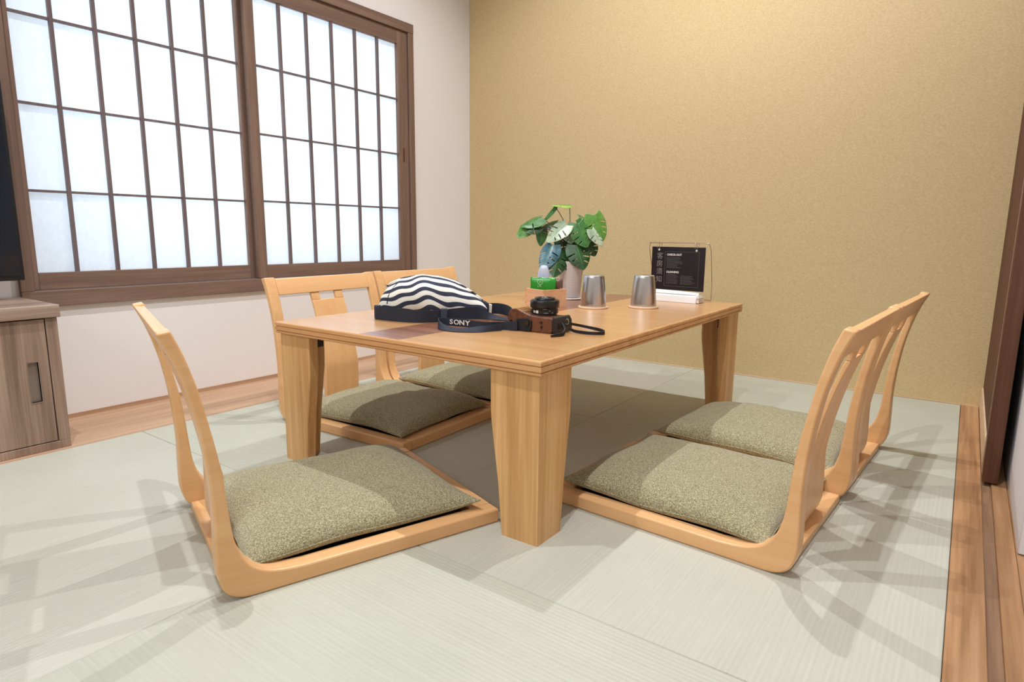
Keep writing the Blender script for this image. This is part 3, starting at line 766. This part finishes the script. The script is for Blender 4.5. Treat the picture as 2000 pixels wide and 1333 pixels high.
# ------------------------------------------------------------------ notice on a wire stand
sa = math.radians(-3)
sg = empty('table_notice', (-0.762, 1.955, ZT), sa, label='black check-out notice card hanging from a wire stand with a white base', cat='sign')
bw = 0.0915
wire = [(-0.098, 0.050, 0.006), (-0.101, 0.040, 0.06), (-0.105, 0.012, 0.148), (-0.104, 0.005, 0.171), (-0.099, 0.002, 0.1820), (-0.086, 0.001, 0.1845), (0.086, 0.001, 0.1845), (0.099, 0.002, 0.1820), (0.104, 0.005, 0.171), (0.105, 0.012, 0.148), (0.101, 0.040, 0.06), (0.098, 0.050, 0.006)]
bmw = tube(cat_rom(wire, 5), 0.0014, 8); tube([(-0.098, 0.050, 0.0022), (0.098, 0.050, 0.0022)], 0.0014, 8, bmw)
tube([(-0.098, 0.050, 0.006), (-0.098, 0.050, 0.0022)], 0.0014, 8, bmw); tube([(0.098, 0.050, 0.006), (0.098, 0.050, 0.0022)], 0.0014, 8, bmw)
finish('wire_frame', bmw, M['chrome'], parent=sg, smooth=True)
# base: stack of folded white cards
bs = finish('white_base', prism([(-0.062, 0.0), (-0.058, 0.021), (-0.046, 0.026), (-0.012, 0.022), (-0.004, 0.004), (-0.004, 0.0)], lambda a, b, d: (d, a, b), -0.088, 0.094), M['whiteplastic'], parent=sg, bevel=0.0012)
for k in range(3):
    st = []
    for q in range(9):
        x = -0.086+0.176*q/8; s_ = 0.005*math.sin(PI*q/8)
        st.append((x, -0.052+k*0.010, 0.0262-k*0.001, x, -0.050+k*0.010+s_, 0.0340-0.005*(q/8)+k*0.001))
    finish('card_sheet', ribbon(st, 0.0008, 3), M['whiteplastic'], parent=sg, smooth=False)
bm = bmesh.new()
for k in range(4): box(bm, 0.0935, 0.1010, -0.056+k*0.012, -0.050+k*0.012, 0.002, 0.024-k*0.002)
finish('base_clip', bm, M['whiteplastic'], parent=sg)
finish('clip_wire', tube([(0.0945, -0.060, 0.014), (0.1020, -0.056, 0.015), (0.1020, -0.020, 0.016), (0.0960, -0.012, 0.016)], 0.0012, 6), M['chrome'], parent=sg)
bd = finish('notice_card', nbox(-bw, bw, -0.0009, 0.0009, 0.0325, 0.1720), M['card'], parent=sg, bevel=0.0006, seg=1)
for x in (-0.066, 0.062):
    for dx in (-0.004, 0.004):
        rg = [(x+dx+0.001*math.sin(a), 0.0072*math.cos(a), 0.1760+0.0095*math.sin(a)) for a in [2*PI*k/20 for k in range(20)]]
        finish('binder_ring', tube(rg, 0.0008, 6, closed=True), M['chrome'], parent=sg, smooth=True)
for (x, z) in ((-0.066, 0.1625), (0.062, 0.1615)):
    finish('eyelet', tube([(x, -0.0012, z), (x, -0.0020, z)], 0.0034, 14), M['mark'], parent=bd)
yy = -0.00125
for k, ch in enumerate('客房须知'):
    textmesh('heading_character', ch, 0.0225, M['grey_print'], bd, (-0.0735, yy, 0.1345-k*0.0255), (PI/2, 0, 0))
textmesh('heading', 'CHECK-OUT', 0.0088, M['mark'], bd, (-0.0375, yy, 0.1440), (PI/2, 0, 0), bold=0.0003)
textmesh('heading', 'CLEANING', 0.0088, M['mark'], bd, (-0.0375, yy, 0.0880), (PI/2, 0, 0), bold=0.0003)
bm = bmesh.new(); rnd = random.Random(9)
def line(x0, x1, z, hh=0.0007):
    x = x0
    while x < x1:
        ww = rnd.uniform(0.003, 0.009); x2 = min(x+ww, x1); box(bm, x, x2, yy-0.0001, yy+0.0002, z, z+hh); x = x2+0.0012
for k in range(9): line(-0.0375, -0.0375+rnd.uniform(0.036, 0.056), 0.1385-k*0.0042)
for k in range(8): line(-0.0375, -0.0375+rnd.uniform(0.032, 0.042), 0.0825-k*0.0042)
for k in range(7): line(0.0120, 0.0120+rnd.uniform(0.034, 0.050), 0.0790-k*0.0042)
for (x0, x1, z0, z1) in ((-0.044, 0.072, 0.1560, 0.1564), (-0.044, 0.072, 0.0450, 0.0454), (-0.044, -0.0436, 0.0450, 0.1564), (0.0716, 0.072, 0.0450, 0.1564)):
    box(bm, x0, x1, yy-0.0001, yy+0.0002, z0, z1)
finish('small_print', bm, M['grey_print'], parent=bd)

# ------------------------------------------------------------------ belt bag
bx, by = -1.085, 1.155
bg = empty('belt_bag', (bx, by, ZT), math.radians(38), label='zebra-striped navy and white belt bag lying on the table with navy webbing strap', cat='bag')
def bagtop(s):
    P = [(-0.140, 0.030), (-0.132, 0.062), (-0.112, 0.086), (-0.080, 0.100), (-0.035, 0.108), (0.015, 0.104), (0.055, 0.092), (0.090, 0.070), (0.118, 0.050), (0.136, 0.032)]
    for a, b in zip(P, P[1:]):
        if a[0] <= s <= b[0]: return a[1]+(b[1]-a[1])*(s-a[0])/(b[0]-a[0])
    return P[-1][1]
bm = bmesh.new(); NU, NV = 60, 32; rows = []
for i in range(NU+1):
    u_ = -math.cos(PI*i/NU); x = -0.002+0.138*u_
    top = bagtop(max(-0.14, min(0.136, x)))*0.98
    e = max(0.0, 1-abs(u_)**3.0)**0.5
    dep = 0.008+0.052*e; r = []
    for j in range(NV):
        a = 2*PI*j/NV; ca, sa_ = math.cos(a), math.sin(a)
        y = dep*math.copysign(abs(ca)**0.75, ca); zz = top/2*(0.06+0.94*e**0.4)
        z = top/2+zz*math.copysign(abs(sa_)**0.85, sa_)
        y += 0.012*(z/0.1)            # leans back a little
        n_ = noise.noise(Vector((x*22, y*22, z*22)))*0.0028
        r.append(bm.verts.new((x, y+n_, max(0.0005, z+n_*0.6))))
    rows.append(r)
for A_, B_ in zip(rows, rows[1:]):
    for j in range(NV): bm.faces.new((A_[j], A_[(j+1) % NV], B_[(j+1) % NV], B_[j]))
bm.faces.new(rows[0][::-1]); bm.faces.new(rows[-1])
finish('bag_body', bm, M['zebra'], parent=bg, smooth=True)
# piping seams: arcs over the front panel
def seam(xs_, yo, fr, rad, mat, name, lo=0):
    pts = []
    for x in xs_:
        tp_ = bagtop(x)*0.98; pts.append((x, yo+0.014*(tp_/0.1), tp_*fr+lo))
    return finish(name, tube(pts, rad, 8), mat, parent=bg, smooth=True)
seam([-0.118+0.0105*k for k in range(24)], -0.012, 0.985, 0.0022, M['zebra'], 'seam_piping')
finish('zipper', tube(cat_rom([(-0.112, -0.040, 0.036), (-0.108, -0.037, 0.056), (-0.098, -0.030, 0.074), (-0.085, -0.022, 0.088)], 4), 0.0018, 8), M['navy'], parent=bg, smooth=True)
finish('end_tab', prism([(0.112, 0.006), (0.112, 0.044), (0.128, 0.040), (0.138, 0.034), (0.136, 0.004)], lambda a, b, d: (a, d, b), -0.014, 0.010), M['navy'], parent=bg, bevel=0.002)
finish('tab_lining', prism([(0.1385, 0.005), (0.1385, 0.033), (0.1465, 0.031), (0.1450, 0.006)], lambda a, b, d: (a, d, b), -0.008, 0.006), M['canvas'], parent=bg, bevel=0.001)
binv = Matrix.Translation((bx, by, ZT)) @ Matrix.Rotation(math.radians(38), 4, 'Z'); binv.invert()
def rb_local(inv, S):
    out = []
    for s in S:
        if len(s) == 4: a = Vector((s[0], s[1], s[2])); b = Vector((s[0], s[1], s[2]+s[3]))
        else: a = Vector(s[:3]); b = Vector(s[3:])
        a = inv @ a; b = inv @ b; out.append((*a, *b))
    return out
Z0 = ZT+0.0008
SA = [(-1.168, 1.062, Z0, 0.030), (-1.172, 1.040, Z0, 0.032), (-1.160, 1.026, Z0, 0.031), (-1.139, 1.022, Z0, 0.030), (-1.096, 1.024, Z0, 0.032), (-1.061, 1.030, Z0, 0.033), (-1.031, 1.045, Z0, 0.029), (-1.010, 1.072, Z0, 0.029), (-0.998, 1.096, Z0, 0.029)]
finish('waist_strap', ribbon(rb_local(binv, SA), 0.0022), M['navy'], parent=bg)
SA2 = [(-0.9975, 1.0975, Z0, 0.029), (-0.985, 1.118, Z0+0.003, 0.028), (-0.968, 1.142, Z0+0.004, 0.029), (-0.950, 1.164, Z0+0.003, 0.030),
       (-0.934, 1.176, Z0+0.002, -0.937, 1.180, Z0+0.023), (-0.916, 1.188, Z0+0.002, -0.926, 1.202, Z0+0.012), (-0.895, 1.196, Z0+0.001, -0.902, 1.215, Z0+0.004), (-0.866, 1.204, Z0, -0.874, 1.222, Z0+0.002)]
SA2 = [s if len(s) == 6 else (s[0], s[1], s[2], s[0], s[1], s[2]+s[3]) for s in SA2]
finish('strap_tail', ribbon(rb_local(binv, SA2), 0.0018), M['navy'], parent=bg)
SB = [(-1.010, 1.262, Z0+0.002, 0.027), (-0.988, 1.290, Z0+0.001, 0.028), (-0.958, 1.286, Z0, 0.028), (-0.925, 1.262, Z0, 0.027), (-0.893, 1.228, Z0, 0.027), (-0.868, 1.200, Z0, 0.027)]
finish('side_strap', ribbon(rb_local(binv, SB), 0.0018), M['navy'], parent=bg)
bm = bmesh.new(); P_ = binv @ Vector((-0.994, 1.094, ZT)); box(bm, P_.x-0.009, P_.x+0.006, P_.y-0.0045, P_.y+0.004, 0.0, 0.034)
finish('strap_slider', bm, M['buckle'], parent=bg, bevel=0.002)
finish('strap_keeper', nbox(*(lambda q: (q.x-0.006, q.x+0.008, q.y-0.005, q.y+0.003, 0.0, 0.034))(binv @ Vector((-1.166, 1.036, ZT)))), M['buckle'], parent=bg, bevel=0.002)

# ------------------------------------------------------------------ camera
ca_ = math.radians(2)
kx, ky = -0.745, 1.138
km = empty('camera', (kx, ky, ZT), ca_, label='black camera lying lens up in a brown leather half case, neck strap beside it', cat='camera')
def rbox(x0, x1, y0, y1, z0, z1, name, mat, bev=0.006, seg=4, parent=km):
    return finish(name, nbox(x0, x1, y0, y1, z0, z1), mat, parent=parent, bevel=bev, seg=seg)
# leather half case: side profile seen from the baseplate, wraps the near half
prof = [(-0.066, 0.004), (-0.060, 0.0), (0.040, 0.0), (0.044, 0.004), (0.044, 0.030), (0.040, 0.034), (0.010, 0.0345), (-0.012, 0.036), (-0.030, 0.042), (-0.046, 0.048), (-0.060, 0.047), (-0.068, 0.038), (-0.071, 0.022)]
finish('leather_case', prism(prof, lambda a, b, d: (a, d, b), -0.034, 0.012), M['leather'], parent=km, bevel=0.005, seg=4)
rbox(-0.060, 0.052, -0.0325, 0.034, 0.002, 0.0335, 'camera_body', M['cam'])
finish('hand_grip', prism([(0.0445, 0.001), (0.055, 0.001), (0.058, 0.008), (0.057, 0.026), (0.052, 0.035), (0.047, 0.036), (0.0445, 0.034)], lambda a, b, d: (a, d, b), -0.033, 0.030), M['cam'], parent=km, bevel=0.004, seg=3)
bm = bmesh.new()
for k in range(5): tube([(-0.048+k*0.004, -0.035, 0.0478-k*0.0014), (-0.044+k*0.004, -0.020, 0.0484-k*0.0014), (-0.044+k*0.004, 0.010, 0.0484-k*0.0014)], 0.0008, 6, bm)
finish('case_stitching', bm, M['edge'], parent=km)
for (x, z) in ((-0.060, 0.020), (0.018, 0.012), (0.017, 0.022)):
    finish('rivet', tube([(x, -0.0338, z), (x, -0.0362, z)], 0.0028, 14), M['dark_metal'], parent=km)
finish('leather_tab', prism([(-0.047, 0.002), (-0.010, 0.0), (-0.006, 0.010), (-0.006, 0.024), (-0.014, 0.030), (-0.045, 0.026)], lambda a, b, d: (a, d, b), -0.0375, -0.0345), M['blackstrap'], parent=km, bevel=0.001)
finish('snap_button', tube([(-0.016, -0.0372, 0.020), (-0.016, -0.0405, 0.020)], 0.0060, 20), M['dark_metal'], parent=km)
lx, ly = -0.001, 0.010
ln = finish('lens', lathe([(0.0280, 0.033), (0.0280, 0.0385), (0.0302, 0.0390), (0.0302, 0.0465), (0.0290, 0.0472), (0.0290, 0.0495), (0.0315, 0.0505), (0.0322, 0.0515), (0.0322, 0.0640), (0.0312, 0.0662), (0.0290, 0.0670), (0.0235, 0.0672), (0.0225, 0.0660), (0.0215, 0.0630), (0.0150, 0.0610), (0.0140, 0.0600)], 64, c=(lx, ly)), M['lens'], parent=km)
for p in ln.data.polygons: p.use_smooth = len(p.vertices) == 4
ln.data.set_sharp_from_angle(angle=math.radians(35))
finish('front_ring', lathe([(0.0226, 0.0660), (0.0226, 0.0712), (0.0215, 0.0722), (0.0170, 0.0716), (0.0150, 0.0690), (0.0135, 0.0650)], 56, c=(lx, ly), cap0=False, cap1=False), M['lens'], parent=ln, smooth=True)
finish('front_glass', lathe([(0.0160, 0.0615), (0.0155, 0.0650), (0.0110, 0.0668), (0.0055, 0.0676), (0.001, 0.0678)], 40, c=(lx, ly)), M['glass'], parent=ln, smooth=True)
bm = bmesh.new()
def band(a0, a1, z0, z1, r=0.0304):
    n_ = 5; prev_ = None
    for k in range(n_+1):
        a = math.radians(a0+(a1-a0)*k/n_); q = [bm.verts.new((lx+r*math.cos(a), ly+r*math.sin(a), z)) for z in (z0, z1)]
        if prev_: bm.faces.new((prev_[0], q[0], q[1], prev_[1]))
        prev_ = q
band(-97, -86, 0.0396, 0.0460); band(-112, -107, 0.0400, 0.0458); band(-104, -100, 0.0405, 0.0450)
band(-66, -50, 0.0482, 0.0487, 0.0292); band(-62, -44, 0.0405, 0.0412); band(-40, -36, 0.0450, 0.0462); band(-30, -22, 0.0405, 0.0412)
finish('lens_markings', bm, M['mark'], parent=ln)
kinv = Matrix.Translation((kx, ky, ZT)) @ Matrix.Rotation(ca_, 4, 'Z'); kinv.invert()
SD = [(-0.949, 1.026, Z0+0.001, 0.021), (-0.934, 1.040, Z0+0.003, 0.017), (-0.902, 1.046, Z0+0.003, 0.018), (-0.866, 1.056, Z0+0.002, 0.016), (-0.836, 1.060, Z0+0.001, 0.017), (-0.818, 1.080, Z0, 0.018), (-0.800, 1.088, Z0, 0.019), (-0.782, 1.094, Z0, 0.022)]
ns = finish('neck_strap', ribbon(rb_local(kinv, SD), 0.0018), M['navy'], parent=km)
SD2 = [(-0.9485, 1.0255, Z0, -0.9495, 1.026, Z0+0.021), (-0.934, 1.006, Z0, -0.938, 1.012, Z0+0.019), (-0.908, 0.994, Z0, -0.918, 1.010, Z0+0.010), (-0.880, 0.994, Z0, -0.886, 1.014, Z0+0.004), (-0.850, 1.008, Z0, -0.856, 1.024, Z0+0.008), (-0.830, 1.028, Z0, -0.834, 1.036, Z0+0.012), (-0.818, 1.052, Z0, -0.819, 1.054, Z0+0.014), (-0.808, 1.072, Z0, -0.808, 1.072, Z0+0.015)]
finish('strap_underside', ribbon(rb_local(kinv, SD2), 0.0016), M['navy'], parent=ns)
# white SONY lettering follows the strap's upright stretch
SDs = cat_rom(SD, 20)
def on_strap(f):
    acc = 0.0
    for A_, B_ in zip(SDs, SDs[1:]):
        d_ = math.hypot(B_[0]-A_[0], B_[1]-A_[1])
        if acc+d_ >= f: 
            k_ = (f-acc)/d_; return [A_[i]+(B_[i]-A_[i])*k_ for i in range(4)], math.atan2(B_[1]-A_[1], B_[0]-A_[0])
        acc += d_
for k, ch in enumerate('SONY'):
    P_, aa = on_strap(0.029+k*0.0138)
    lp = kinv @ Vector((P_[0]+0.0022*math.sin(aa), P_[1]-0.0022*math.cos(aa), P_[2]+0.0045))
    textmesh('lettering', ch, 0.0150, M['mark'], ns, lp, (PI/2, 0, aa-ca_), ext=0.0002, sx=1.2, bold=0.0004, align='CENTER')
# thin wrist loop and cord end
Wl = [(-0.690, 1.160, Z0+0.014, 0.006), (-0.680, 1.190, Z0+0.007, 0.006), (-0.655, 1.206, Z0+0.001, 0.0065), (-0.634, 1.200, Z0, 0.0065), (-0.616, 1.183, Z0, 0.0065), (-0.610, 1.163, Z0, 0.0065), (-0.622, 1.150, Z0, 0.0065), (-0.645, 1.146, Z0, 0.0065), (-0.668, 1.146, Z0+0.001, 0.0065), (-0.680, 1.142, Z0+0.006, 0.0065)]
finish('wrist_loop', ribbon(rb_local(kinv, Wl), 0.0022), M['blackstrap'], parent=km)
We = [(-0.684, 1.120, Z0+0.016, 0.008), (-0.672, 1.112, Z0+0.006, 0.008), (-0.668, 1.098, Z0, 0.008), (-0.672, 1.080, Z0, 0.006), (-0.678, 1.068, Z0, 0.004)]
finish('cord_end', ribbon(rb_local(kinv, We), 0.003), M['blackstrap'], parent=km)
finish('strap_ring', tube([(0.0590+0.004*math.cos(a), 0.004, 0.024+0.006*math.sin(a)) for a in [2*PI*k/18 for k in range(18)]], 0.0009, 6, closed=True), M['chrome'], parent=km, smooth=True)
